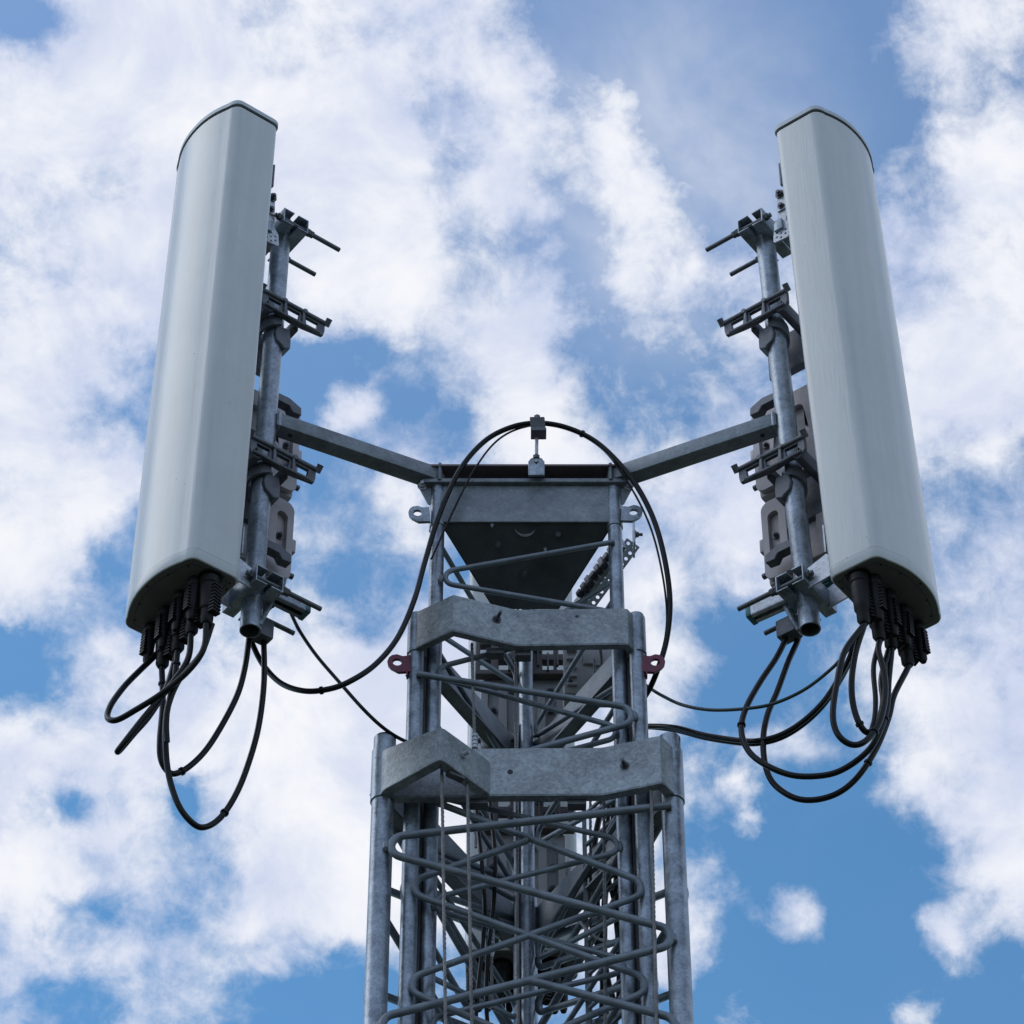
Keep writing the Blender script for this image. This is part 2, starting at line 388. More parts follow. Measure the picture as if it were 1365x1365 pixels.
# front faces, heights read off the bends
YI, YM, YO = 6.852 - .026, 6.823 - .029, 6.778 - .037
zi = series((722, 770, 822, 896, 976, 1054, 1127, 1205, 1287, 1365), YI, .225, 4.7)
face_rod('inner', 0, 1, zi, True, r_b=.030)
zm = series((898, 953, 1050, 1184, 1312), YM, .355, 3.5)
face_rod('middle', 0, 1, zm, False, r_b=.036)
zm2 = series((1182, 1312), YM, .355, 3.5)
face_rod('middle', 0, 1, zm2, False, mid=zat(1120, YM), r_b=.036)
zo = series((1073, 1126, 1249, 1366), YO, .33, .3)
face_rod('outer', 0, 1, zo, True, r_b=.036)
zo2 = series((1368,), YO, .33, .3)
face_rod('outer', 0, 1, zo2, True, mid=zat(1306, YO), r_b=.036)
# side faces
for (a, b, k0) in ((0, 2, 0), (1, 2, 1)):
    z0 = SECS['inner'][2] - .20
    face_rod('inner', a, b, [z0 - .20 * i for i in range(19)], bool(k0), r_b=.030)
    z0 = SECS['middle'][2] - .20
    face_rod('middle', a, b, [z0 - .30 * i for i in range(12)], bool(k0))
    face_rod('middle', a, b, [z0 - .45 - .30 * i for i in range(10)], not bool(k0))
    z0 = SECS['outer'][2] - .17
    face_rod('outer', a, b, [z0 - .33 * i for i in range(20)], bool(k0))
    face_rod('outer', a, b, [z0 - .33 * i for i in range(20)], not bool(k0), off=.8)

def arcring(points_bot, h, th, name, mat=COLL, lip=0.):
    mb = MB(); hs = h if isinstance(h, (list, tuple)) else [h] * len(points_bot)
    top = [p + Z * hh for p, hh in zip(points_bot, hs)]
    mb.ribbon(points_bot, top, th)
    if lip:                                     # inturned lip along the bottom edge
        bi = []
        m = len(points_bot)
        for i in range(m):
            d1 = points_bot[i] - points_bot[max(0, i - 1)]; d2 = points_bot[min(i + 1, m - 1)] - points_bot[i]; d = d1.normalized() + d2.normalized(); d.normalize()
            nn = V((-d.y, d.x, 0)); bi.append(points_bot[i] + nn * lip)
        vs = []; fs = []
        for i in range(m): vs += [points_bot[i] + Z * .001, bi[i] + Z * .001, bi[i] + Z * .006, points_bot[i] + Z * .006]
        for i in range(m - 1):
            for j in range(4): fs.append((4 * i + j, 4 * i + (j + 1) % 4, 4 * i + 4 + (j + 1) % 4, 4 * i + 4 + j))
        mb.add(vs, fs)
    return mast.part(name, mb, mat, bevel=.0018)
# middle collar
zmc = zat(866, 6.800)
bot = [pz(u, v, zmc) for u, v in ((547, 872), (553, 867), (556, 863), (600, 842.5), (604, 841), (608, 842), (686, 860.5), (692, 861), (832, 859), (838, 860), (847, 869), (853, 874))]
mc = arcring(bot, .136, .006, 'collar', lip=.022)
# outer collar
zoc = zat(1060, 6.748)
bot = [pz(u, v, zoc) for u, v in ((507, 1060), (530, 1063), (652, 1061), (800, 1060), (808, 1059), (876, 1045), (882, 1044.5), (887, 1047), (902, 1062), (908, 1068))]
oc = arcring(bot, .164, .007, 'collar', lip=.026)
bot = [pz(u, v, zoc) for u, v in ((504, 1064), (510, 1055), (515, 1051), (580, 1015.5), (586, 1013), (592, 1015), (648, 1055), (653, 1060))]
bk = arcring(bot, [.15, .145, .140, .113, .112, .112, .112, .112], .006, 'collar_bracket', lip=.03)
bk['label'] = 'folded galvanised bracket jutting out of the lowest collar'
# side plates of the collars, closing the ring towards the rear leg
for sec, zc, hh in (('middle', zmc, .136), ('outer', zoc, .164)):
    L3, rl, *_ = SECS[sec]
    for a in (0, 1):
        d = (L3[2] - L3[a]).normalized(); n = V((d.y, -d.x, 0)); n = n if (L3[a] - V((MX, MY, 0))).dot(n) > 0 else -n
        A = L3[a] + n * (rl + .001) + Z * zc; B = L3[2] + n * (rl + .001) + Z * zc
        mast.part('collar_side', MB().ribbon([A, B] if a else [B, A], [A + Z * hh, B + Z * hh] if a else [B + Z * hh, A + Z * hh], .006).box((A + B) / 2 - n * .02 + Z * .004, ((B - A).length * .96, .04, .006), (d, n, Z)), GALV2)
        mast.many('bolt', [hexbolt(MB(), A.lerp(B, q_) + Z * hh * .52 + n * .001, n) for q_ in (.42, .8)], BRIGHT)
# half sleeve wrapping each front leg end of a collar
for sec, zc, hh, rs in (('middle', zmc, .136, .0262), ('outer', zoc, .172, .0338)):
    L3, rl, *_ = SECS[sec]
    for a in (0, 1):
        s = -1 if a == 0 else 1; pts_b = []
        for q in range(13):
            t = R(-95 + 150 * q / 12); pts_b.append(L3[a] + V((s * math.cos(t) * rs, math.sin(t) * rs, zc)))
        if s < 0: pts_b = pts_b[::-1]
        mast.part('leg_sleeve', MB().ribbon(pts_b, [p + Z * hh for p in pts_b], .003), GALV)
# bolts and holes on the collars
def face_bolt(u, v, Y, r=.009, mat=BOLTM, d=V((.1, -1, -.05)), par=None, shank=.014): mast.part('bolt', hexbolt(MB(), pt(u, v, Y), d, r, shank=shank), mat, parent=par)
cb = lambda u, z: None
def on_ribbon(u, v, bots):                      # find Y of the ribbon's face at screen column u
    for i in range(len(bots) - 1):
        a, b = bots[i], bots[i + 1]
        r = ray(u, v); den = (r.x * (b.y - a.y) - r.y * (b.x - a.x))
        if abs(den) < 1e-9: continue
        t = (a.x * (b.y - a.y) - a.y * (b.x - a.x)) / den; P = r * t; P.z += H
        w = (P.xy - a.xy).dot(b.xy - a.xy) / (b.xy - a.xy).length_squared
        if -.02 <= w <= 1.02:
            d = (b - a); d.z = 0; d.normalize(); n = V((d.y, -d.x, 0)); return P, n
    return None
mbots = [pz(u, v, zmc) for u, v in ((553, 867), (604, 841), (686, 860.5), (838, 860), (847, 869))]
obots = [pz(u, v, zoc) for u, v in ((507, 1060), (530, 1063), (652, 1061), (804, 1060), (882, 1044.5), (902, 1062))]
bbots = [pz(u, v, zoc) for u, v in ((507, 1058), (586, 1013), (653, 1060))]
for (u, v, bb, r, par, m, sh) in ((662, 826, mbots, .009, mc, BOLTM, .024), (833, 1021, obots, .009, oc, BOLTM, .016), (615, 1008, bbots, .0105, bk, BRIGHT, .016)):
    P, n = on_ribbon(u, v, bb); mast.part('bolt', hexbolt(MB(), P + n * .001, n, r, shank=sh), m, parent=par)
for (u, v, bb, r, par) in ((680, 1029, obots, .0075, oc), (769, 822, mbots, .005, mc)):
    P, n = on_ribbon(u, v, bb); mast.part('hole', MB().cyl(P - n * .001, P + n * .0015, r, 20), SEAL, parent=par)
# dark clips under the collars
for (u, v, zc, w) in ((660, 866, zmc, .05), (697, 869, zmc, .045), (638, 1066, zoc, .05), (769, 1067, zoc, .05)):
    c = pz(u, v, zc); mast.part('clip', MB().box(c + V((0, .012, -.004)), (w, .03, .02), bev=.002), CAST)
c = pz(607, 1034, zoc); mast.part('clip', MB().box(c + Z * .002, (.05, .022, .02), (V((.82, .57, 0)), V((-.57, .82, 0)), Z), bev=.002), CAST, parent=bk)

# flat strips beside the nested legs: black in front, metal at the rear
for (sec, a, dx) in (('inner', 0, -.030), ('inner', 1, .030), ('middle', 0, -.036), ('middle', 1, .036)):
    p = SECS[sec][0][a]; zt = SECS['middle' if sec == 'inner' else 'outer'][2] - .02
    if sec == 'inner':
        mast.part('leg_strip', MB().box((p.x + dx, p.y + .012, (4.7 + zt) / 2), (.018, .05, zt - 4.7), bev=.002), PLAST)
p = SECS['inner'][0][2]
mast.part('leg_strip', MB().box((p.x - .028, p.y - .005, (4.7 + 7.9) / 2), (.012, .02, 3.2), bev=.002), BRIGHT)
mast.part('leg_strip', MB().box((p.x - .012, p.y + .04, (4.7 + 7.9) / 2), (.05, .02, 3.2), bev=.002), CAST)

# lifting lugs (ring plates)
def lug(u, v, Y, side, mat, zt, label=None, sc=1.):
    o = pt(u, v, Y); ex = V((side, 0, 0)); r = .026 * sc
    ol = [(-.030 * sc, -.034 * sc), (.004 * sc, -.036 * sc)] + [(r * math.cos(R(a)) + .006 * sc, r * 1.12 * math.sin(R(a))) for a in (-50, -22, 8, 38, 62, 95, 130)] + [(-.030 * sc, .024 * sc)]
    ax = (ex, (Z * 1.0 + V((side * .08, 0, 0))).normalized())
    mb = MB().plate(ol, [circ(.005 * sc, 0, .0125 * sc, 18)], o, ax[0], ax[1], .010)
    mast.part('lifting_lug', mb, mat, label=label, bevel=.0015)
lug(559, 685, 6.835, -1, GALV, 0); lug(842, 684, 6.835, 1, GALV, 0)
lug(532, 884, 6.808, -1, REDP, 0, 'dark red painted lifting lug', 1.02); lug(871, 884, 6.808, 1, REDP, 0, 'dark red painted lifting lug', 1.02)
for s in (-1, 1):
    p = SECS['middle'][0][0 if s < 0 else 1]
    mast.part('lug_plate', MB().box((p.x + s * .0235, p.y - .012, zat(884, 6.80)), (.004, .018, .085)), REDP, label='dark red painted plate')

# head: flange, box, hopper, top plate
YF = 6.852
zfl = zat(641, YF - .03)
hx0, hx1 = pt(562, 634, YF - .03).x, pt(838, 634, YF - .03).x
def tri(x0, x1, yf, depth): c = (x0 + x1) / 2; return [(x0, yf), (x1, yf), (x1, yf + .03), (c + .06, yf + depth), (c - .06, yf + depth), (x0, yf + .03)]
mast.part('head_flange', MB().prism(tri(hx0, hx1, YF - .032, .50), zfl - .006, zfl + .010), GALV2, bevel=.002)
zbt, zbb = zfl - .018, zat(697, YF - .012)
bxa, bxb = pt(583, 697, YF).x, pt(822, 697, YF).x
mast.part('head_plate', MB().box(((bxa + bxb) / 2, YF - .014, (zbt + zbb) / 2 + .006), (bxb - bxa - .02, .006, zbt - zbb + .012)), GALV2, bevel=.0015)
# hopper: the dark tapered underside falling to the rear leg
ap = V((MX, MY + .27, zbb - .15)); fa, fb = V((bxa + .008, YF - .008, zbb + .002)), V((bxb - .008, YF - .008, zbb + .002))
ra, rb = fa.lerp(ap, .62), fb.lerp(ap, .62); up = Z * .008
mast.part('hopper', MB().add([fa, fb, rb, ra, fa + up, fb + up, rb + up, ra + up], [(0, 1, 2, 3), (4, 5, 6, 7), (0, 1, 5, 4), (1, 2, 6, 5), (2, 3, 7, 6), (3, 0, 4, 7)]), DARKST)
for s, f_, r_ in ((-1, fa, ra), (1, fb, rb)):
    mast.part('head_side', MB().add([f_, r_, V((r_.x, r_.y, zbt)), V((f_.x, f_.y, zbt)), f_ + V((-s * .006, 0, 0)), r_ + V((-s * .006, 0, 0)), V((r_.x - s * .006, r_.y, zbt)), V((f_.x - s * .006, f_.y, zbt))],
              [(0, 1, 2, 3), (4, 5, 6, 7), (0, 1, 5, 4), (1, 2, 6, 5), (2, 3, 7, 6), (3, 0, 4, 7)]), GALV2)
# things on the hopper: half-moon cut, screws
def on_hop(u, v):
    n = (fb - fa).cross(ra - fa).normalized(); r = ray(u, v); o0 = V((0, 0, H)); t = (fa - o0).dot(n) / r.dot(n); n = n if n.z < 0 else -n; return o0 + r * t, n
P, n = on_hop(700, 702)
x_ = V((1, 0, 0)); y_ = n.cross(x_).normalized()
if y_.y < 0: y_ = -y_
ol = [(.030 * math.cos(R(a)), .030 * math.sin(R(a)) ) for a in range(0, 181, 15)] + [(.030 * math.cos(R(a)), .024 * math.sin(R(a))) for a in range(165, 14, -15)]
mast.part('half_moon_rim', MB().plate(ol, [], P + n * .003, x_, y_, .005), BRIGHT)
for (u, v, r, m) in ((656, 699, .004, BRIGHT), (664, 725, .006, GALV), (744, 711, .006, GALV), (727, 732, .0035, BRIGHT), (699, 764, .011, CAST)):
    P, n = on_hop(u, v); mast.part('bolt', hexbolt(MB(), P, n, r, shank=.006), m)
ztp = zfl + .052
mast.part('top_plate', MB().prism(tri(hx0 - .002, hx1 + .006, YF - .040, .56), ztp, ztp + .008), MAROON, bevel=.001)
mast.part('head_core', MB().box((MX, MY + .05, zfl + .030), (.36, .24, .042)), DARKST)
for s in (-1, 1):      # end gussets with nut
    px_ = ((552, 638), (576, 638), (574, 673), (570, 671)) if s < 0 else ((850, 638), (826, 638), (829, 673), (832, 671))
    go = pt(*px_[0], YF - .006)
    mast.part('gusset', MB().plate([((pt(*q_, YF - .006) - go).x, (pt(*q_, YF - .006) - go).z) for q_ in px_], [], go, V((1, 0, 0)), Z, .008), GALV2)
    mast.part('bolt', hexbolt(MB(), pt(563 if s < 0 else 838, 648, YF - .012), V((0, -1, -.1)), .010, shank=.010), BRIGHT)
    mast.part('leg_cap', MB().cyl((SECS['inner'][0][0 if s < 0 else 1].x, YF, zbb - .010), (SECS['inner'][0][0 if s < 0 else 1].x, YF, zfl - .006), .0235, 24), GALV)

# ------------------------------------------------------------------ antenna mounts (arm + pole)
ZARM = zat(640, YF) + .002
AZ = R(37)
poles = {}
def poleline(Y, top, bot): return pt(*bot, Y), pt(*top, Y)
poles['left'] = poleline(6.613, (376, 296), (333.5, 841)); poles['right'] = poleline(6.613, (1018, 300), (1080, 839))
zb0, zt0 = poles['left'][0].z, poles['left'][1].z
poles['rear'] = (V((MX - .004, 7.86, zb0)), V((MX - .004, 7.86, zt0)))
FR = {'left': V((-math.cos(AZ), -math.sin(AZ), 0)), 'right': V((math.cos(AZ), -math.sin(AZ), 0)), 'rear': V((0, 1, 0))}
WR = {'left': V((-math.sin(AZ), math.cos(AZ), 0)), 'right': V((math.sin(AZ), math.cos(AZ), 0)), 'rear': V((1, 0, 0))}
def pole_at(k_, z):
    a, b = poles[k_]; t = (z - a.z) / (b.z - a.z); return a.lerp(b, t)
for k_, lab in (('left', 'galvanised arm and upright pole carrying the left antenna'), ('right', 'galvanised arm and upright pole carrying the right antenna'), ('rear', 'galvanised arm and upright pole behind the mast')):
    a, b = poles[k_]; pa = pole_at(k_, ZARM)
    T = Thing('antenna_mount', lab, 'antenna mount', pa, 'antenna mounts on the mast head')
    leg = {'left': V((hx0 + .05, YF + .00, ZARM)), 'right': V((hx1 - .05, YF + .00, ZARM)), 'rear': V((MX, MY + .36, ZARM))}[k_]
    d = (leg - pa); d.z = 0; L = d.length; d.normalize(); s_ = d.cross(Z)
    T.part('arm', MB().box(pa + d * (L / 2 + .012), (L - .02, .052, .052), (d, s_, Z), bev=.005), GALV2)
    T.part('pole', MB().pipe(a, b, .0295, .004, 40), GALV)
    T.part('weld', MB().box(pa + d * .031, (.010, .058, .058), (d, s_, Z), bev=.004), GALV)
    T.part('end_flange', MB().box(pa + d * (L - .012), (.010, .072, .068), (d, s_, Z), bev=.002), GALV2)
    T.part('hole', MB().cyl(pa + d * .075 - Z * .0262, pa + d * .075 - Z * .0275, .007, 16), SEAL)

# ------------------------------------------------------------------ panel antennas
def profile(w, d, bulge, grow=0.):
    """closed outline in (a along width, b towards the front)"""
    dome = lambda a: d + bulge * (1 - abs(2 * a / w - 1) ** 2.2)
    def bez(p0, c, p1, n=8): return [tuple((1 - t) ** 2 * p0[i] + 2 * t * (1 - t) * c[i] + t * t * p1[i] for i in (0, 1)) for t in [q / n for q in range(n + 1)]]
    r = .028; P = []
    P += bez((0, r), (0, 0), (r, 0)); P += bez((w - r, 0), (w, 0), (w, r))
    cr = .034; P += bez((w, d - .014), (w, d + bulge * .22), (w - cr, dome(w - cr)))
    for q in range(1, 16): a = w - cr - (w - 2 * cr) * q / 16; P.append((a, dome(a)))
    P += bez((cr, dome(cr)), (0, d + bulge * .22), (0, d - .014))
    if grow:
        cx, cy = w / 2, (d + bulge) / 2
        P = [(cx + (a - cx) * (1 + grow / (w / 2)), cy + (b - cy) * (1 + grow / ((d + bulge) / 2))) for a, b in P]
    return P
ANT = {}
def antenna(key, label, BN, F, W, w, d, bulge, zb, zt, lean, ports, group='panel antennas on the mast'):
    """BN: rear corner nearest the centre at height zb; lean: sideways shift at the top"""
    T = Thing('panel_antenna', label, 'antenna', BN, group)
    def sec(z, grow=0.): 
        t = (z - zb) / (zt - zb); return [BN + W * a + F * b + lean * t + Z * (z - zb) for a, b in profile(w, d, bulge, grow)]
    def loft(zs, name, mat, par=None, capb=True, capt=True, **kw):
        vs = []; n = 0
        for z, gr in zs: q = sec(z, gr); n = len(q); vs += q
        fs = [(i * n + j, i * n + (j + 1) % n, (i + 1) * n + (j + 1) % n, (i + 1) * n + j) for i in range(len(zs) - 1) for j in range(n)]
        if capb: fs.append(tuple(range(n))[::-1])
        if capt: fs.append(tuple(range((len(zs) - 1) * n, len(zs) * n)))
        return T.part(name, MB().add(vs, fs), mat, par, **kw)
    loft([(zb + .036, 0), (zt - .030, 0)], 'radome', RADOME)
    loft([(zt - .031, -.004), (zt - .019, -.004)], 'seal', SEAL)
    loft([(zt - .020, .0035), (zt - .004, .0035), (zt, .001)], 'top_cap', CAPM)
    bc = loft([(zb, -.0055), (zb + .0015, -.002), (zb + .005, .0), (zb + .0345, .0006)], 'bottom_cap', RADOME, capb=False)
    loft([(zb - .0004, -.0045), (zb + .004, -.0045)], 'base_plate', BCAP, bc)
    loft([(zb + .0346, -.0010), (zb + .0359, -.0010)], 'seam', SEAL)
    # raised panel line and screws on the underside
    q = profile(w, d, bulge, -.022); n_ = len(q); q2 = profile(w, d, bulge, -.0235)
    mbb = MB(); vs = [BN + W * a + F * b - Z * .0006 for a, b in q] + [BN + W * a + F * b - Z * .0006 for a, b in q2]
    vs += [p + Z * .002 for p in vs]
    fs = []
    for j in range(n_): fs += [(j, (j + 1) % n_, n_ + (j + 1) % n_, n_ + j)]
    T.part('panel_line', mbb.add(vs, fs + [tuple(i + 2 * n_ for i in f) for f in fs] + [(j, (j + 1) % n_, 2 * n_ + (j + 1) % n_, 2 * n_ + j) for j in range(n_)] + [(n_ + j, n_ + (j + 1) % n_, 3 * n_ + (j + 1) % n_, 3 * n_ + j) for j in range(n_)]), SEAL, bc)
    sc = []
    for a, b in ((.03, .018), (w - .03, .018), (.055, .012), (.018, .045), (.04, d - .005), (w / 2, d + bulge - .012), (w - .04, d - .005), (.10, d + .02), (w - .1, d + .02), (w - .016, .06)):
        p = BN + W * a + F * b; sc.append(MB().cyl(p - Z * .0012, p + Z * .002, .0034, 10))
    T.many('screw', sc, SEAL, bc)
    # port strip + boots
    a0, b0 = ports[0][0], ports[0][1]
    T.many('port_plate', [MB().cyl(BN + W * a + F * b - Z * .004, BN + W * a + F * b + Z * .001, .033, 28) for a, b, ln in ports], PLAST, bc)
    ends = []
    for i, (a, b, ln) in enumerate(ports):
        p = BN + W * a + F * b - Z * .002; tilt = V((random.uniform(-.05, .05), random.uniform(-.05, .05), -1)).normalized(); ln *= random.uniform(.9, 1.06)
        rr = [.021, .028, .028, .0255, .0265, .0225, .0225, .018, .018, .012]; tt = [0, .05, .18, .2, .24, .62, .70, .74, .93, 1.]
        mb = MB().tube([p + tilt * ln * t for t in tt], 0, 16, radii=rr)
        sd = (W * random.choice((-1, -.6)) - F * .3).normalized() if key != 'right' else (W * .8 + F * .4).normalized()
        for q in range(9): mb.box(p + tilt * ln * (.27 + q * .07) + sd * .0245, (.018, .030, .006), (sd, tilt.cross(sd), tilt))
        T.part('connector_boot', mb, BOOT); ends.append(p + tilt * ln)
        p2 = p + W * .030 + F * .030; l2 = ln * .88
        mb = MB().tube([p2 + tilt * l2 * t for t in tt], 0, 14, radii=[x * .68 for x in rr])
        for q in range(8): mb.box(p2 + tilt * l2 * (.25 + q * .075) + F * .015, (.012, .022, .006), (F, tilt.cross(F), tilt))
        T.part('connector_boot', mb, BOOT)
    return T, ends
ZB = zat(857, 6.613)
# left
BNl = pz(322, 773, ZB); BNr = pz(1103, 771, ZB)
LEN_T = lambda u, v, Y: zat(v, Y)
NFl = BNl + FR['left'] * .165; NFr = BNr + FR['right'] * .165
ztl = pt(320, 129, NFl.y).z; ztr = pt(1085, 136, NFr.y).z
vis = {}
lean_l = V((pt(320, 138, NFl.y).x - pt(262, 730, NFl.y).x, 0, 0)); lean_r = V((pt(1085, 145, NFr.y).x - pt(1165, 730, NFr.y).x, 0, 0))
WID, DEP, BUL = .342, .146, .052
portsL = [(.040, .072, .175), (.110, .071, .170), (.186, .070, .168), (.262, .066, .172)]
TL, EL = antenna('left', 'white panel antenna with sheen on its curved front, left of the mast', BNl, FR['left'], WR['left'], WID, DEP, BUL, ZB, ztl, lean_l, portsL)
TR, ER = antenna('right', 'white panel antenna leaning inward on the right of the mast', BNr, FR['right'], WR['right'], WID * .965, DEP, BUL, ZB, ztr, lean_r, portsL)
BNc = V((MX - WID / 2 - .012, 7.98, ZB))
TC, EC = antenna('rear', 'pale panel antenna seen from behind through the lattice of the mast', BNc, FR['rear'], WR['rear'], WID, DEP, BUL, ZB, ztl, V((0, 0, 0)), portsL)

# antenna-to-pole clamps: two folded channels, threaded rods, hinge plates (parts of the antenna)
def channel(mb, c, L, ax_l, ax_o, h=.040, dpt=.026, th=.004):      # U section: web faces the pole, flanges outwards
    mb.box(c, (L, th, h), (ax_l, ax_o, Z), bev=.001)
    for s in (-1, 1): mb.box(c + ax_o * (dpt / 2) + Z * s * (h / 2 - th / 2), (L, dpt, th), (ax_l, ax_o, Z), bev=.001)
    return mb
def clamp(T, key, z, tipz, top):
    F, W = FR[key], WR[key]; p = pole_at(key, z); p.z = z; Ln = .168
    cb_ = T.part('clamp_channel', channel(MB(), p + F * .043, Ln, W, -F, .058, .036), GALV)
    cc = T.part('clamp_channel', channel(MB(), p - F * .043, Ln, W, F, .058, .036), GALV)
    for s in (-1, 1):
        q = p + W * s * .066 + Z * (.004 if s > 0 else -.002)
        T.part('threaded_rod', MB().tube([q + F * .065, q - F * (.172 if top else .180)], .0074, 12), THREAD)
        T.many('nut', [MB().tube([q - F * .046, q - F * .060], .0135, 6), MB().tube([q - F * .0615, q - F * .073], .012, 6), MB().tube([q + F * .046, q + F * .056], .012, 6)], THREAD)
    return p
for key, T, BN, zt_, ln_ in (('left', TL, BNl, ztl, lean_l), ('right', TR, BNr, ztr, lean_r), ('rear', TC, BNc, ztl, V((0, 0, 0)))):
    F, W = FR[key], WR[key]
    zlow = zat(800, 6.613) + .02; ztop = zat(316, 6.613)
    p = clamp(T, key, zlow, 0, False)
    back = lambda z, a: BN + W * a + ln_ * ((z - ZB) / (zt_ - ZB)) + Z * (z - ZB)
    side = 1
    # distance from pole to antenna back
    gap = (back(zlow, .175) - p).dot(F)
    zz = zlow + .035
    for a in (-.05, .05):
        c = p + F * (.055 + (gap - .055) / 2) + W * a; c.z = zz - .02
        T.part('hinge_plate', MB().plate([(-gap / 2 + .01, -.05), (gap / 2 - .008, -.035), (gap / 2 - .008, .055), (gap / 2 - .04, .06), (-gap / 2 + .01, .02)], [circ(gap / 2 - .035, .03, .006, 12)], c, F, Z, .005), BRIGHT)
        T.part('bolt', hexbolt(MB(), c + F * (gap / 2 - .035) + Z * .03 - W * .003, -W, .012, shank=.008), BOLTM)
    zr = zlow + .02
    T.part('back_rail', MB().box(back(zr, .175) - F * .010 + Z * .03, (.14, .018, .13), (W, F, Z), bev=.003), GALV)
    # strap of metal seen edge-on along the panel's back
    T.part('back_strip', MB().box(back(zat(715, BNl.y), .02) - F * .003, (.012, .005, .10), (W, F, Z)), GALV)
    p = clamp(T, key, ztop, 0, True)
    gap = (back(ztop, .175) - p).dot(F)
    for a in (-.052, .052):
        c = p + F * (.066 if key == 'left' else .088) + W * a; c.z = zat(318, 6.52) + .008
        # perforated link, then bent upper link, then lug on the panel
        l1 = c; 
        ang = R(84); ex = (F * math.cos(ang) + Z * math.sin(ang)).normalized(); ey = W.cross(ex).normalized()
        hol = [circ(.012 + .018 * math.cos(R(t)), .018 * math.sin(R(t)), .0045, 10) for t in range(0, 360, 60)] + [circ(.012, 0, .004, 10)]
        hol.append(circ(.125, 0, .006, 12))
        T.part('link_plate', MB().plate([(-.016, -.020), (-.010, -.028), (.034, -.028), (.06, -.014), (.105, -.017), (.13, -.018), (.142, -.008), (.142, .008), (.13, .018), (.105, .017), (.06, .014), (.034, .028), (-.010, .028), (-.016, .020)], hol, l1, ex, ey, .005), BRIGHT)
        e = l1 + ex * .125
        T.part('bolt', hexbolt(MB(), e - W * .003, -W, .012, shank=.006), BOLTM)
        T.part('upper_link', MB().plate([(-.016, -.016), (.016, -.016), (.020, .068), (-.012, .068)], [], e - W * .006 * (1 if a < 0 else -1), F, Z, .004), BRIGHT)
        T.part('bolt', hexbolt(MB(), e + Z * .054 - W * .010, -W, .011, shank=.006), BOLTM)
    bz = l1.z + .02
    T.part('back_rail', MB().box(back(bz, .175) - F * .008 + Z * .05, (.13, .014, .20), (W, F, Z), bev=.003), GALV)
    T.part('back_strip', MB().box(back(zat(229, BNl.y), .02) - F * .003, (.010, .005, .10), (W, F, Z)), CAST)
    T.part('base_block', MB().box(p + F * .085 - Z * .060 + W * .0, (.13, .030, .045), (W, F, Z), bev=.003), GALV)

# ------------------------------------------------------------------ radio units on the poles with cast clamps
def hbracket(T, c, L, N, sc=1., name='clamp_bracket'):
    """cast ladder-like bar along L, facing N"""
    l, h = .225 * sc, .062 * sc
    ol = [(-l / 2, h * .5), (-l / 2, -h * .25), (-l * .43, -h * .62), (-l * .36, -h * .66), (-l * .28, -h * .42), (-l * .05, -h * .55), (l * .2, -h * .5), (l * .48, -h * .35), (l / 2, 0), (l / 2, h * .5)]
    ww = l * .20
    hol = [[(cx - ww / 2, h * .30), (cx + ww / 2, h * .30), (cx + ww * .40, -h * .24), (cx - ww * .40, -h * .24)] for cx in (-l * .30, 0., l * .29)]
    b = T.part(name, MB().plate(ol, hol, c, L, Z, .013 * sc), CAST, bevel=.002)
    T.part('rail', MB().tube([c - L * l * .53 + Z * h * .5 + N * .008, c + L * l * .53 + Z * h * .5 + N * .008], .0075 * sc, 12), CAST, b)
    kn = []
    for s in (-1, 1): kn.append(MB().cyl(c + L * s * l * .52 + Z * h * .42 + N * .004, c + L * s * l * .52 + Z * h * .5 + N * .022 + Z * .012, .0095 * sc, 14))
    for s in (-.16, .16): kn.append(MB().cyl(c + L * s * l + Z * h * .5 + N * .004, c + L * s * l + Z * h * .5 + N * .017, .008 * sc, 14))
    T.many('boss', kn, CAST, b)
    T.many('rib', [MB().box(c + L * s * l + N * .003, (.009 * sc, .024 * sc, h * .86), (L, N, Z), bev=.002) for s in (-.15, .14)], CAST, b)
    rb_ = MB(); rb_.tube([c - L * l * .46 - Z * h * .42 + N * .012, c - L * l * .1 - Z * h * .5 + N * .013, c + L * l * .4 - Z * h * .42 + N * .012], .005 * sc, 8)
    T.part('rib', rb_, CAST, b)
    return b
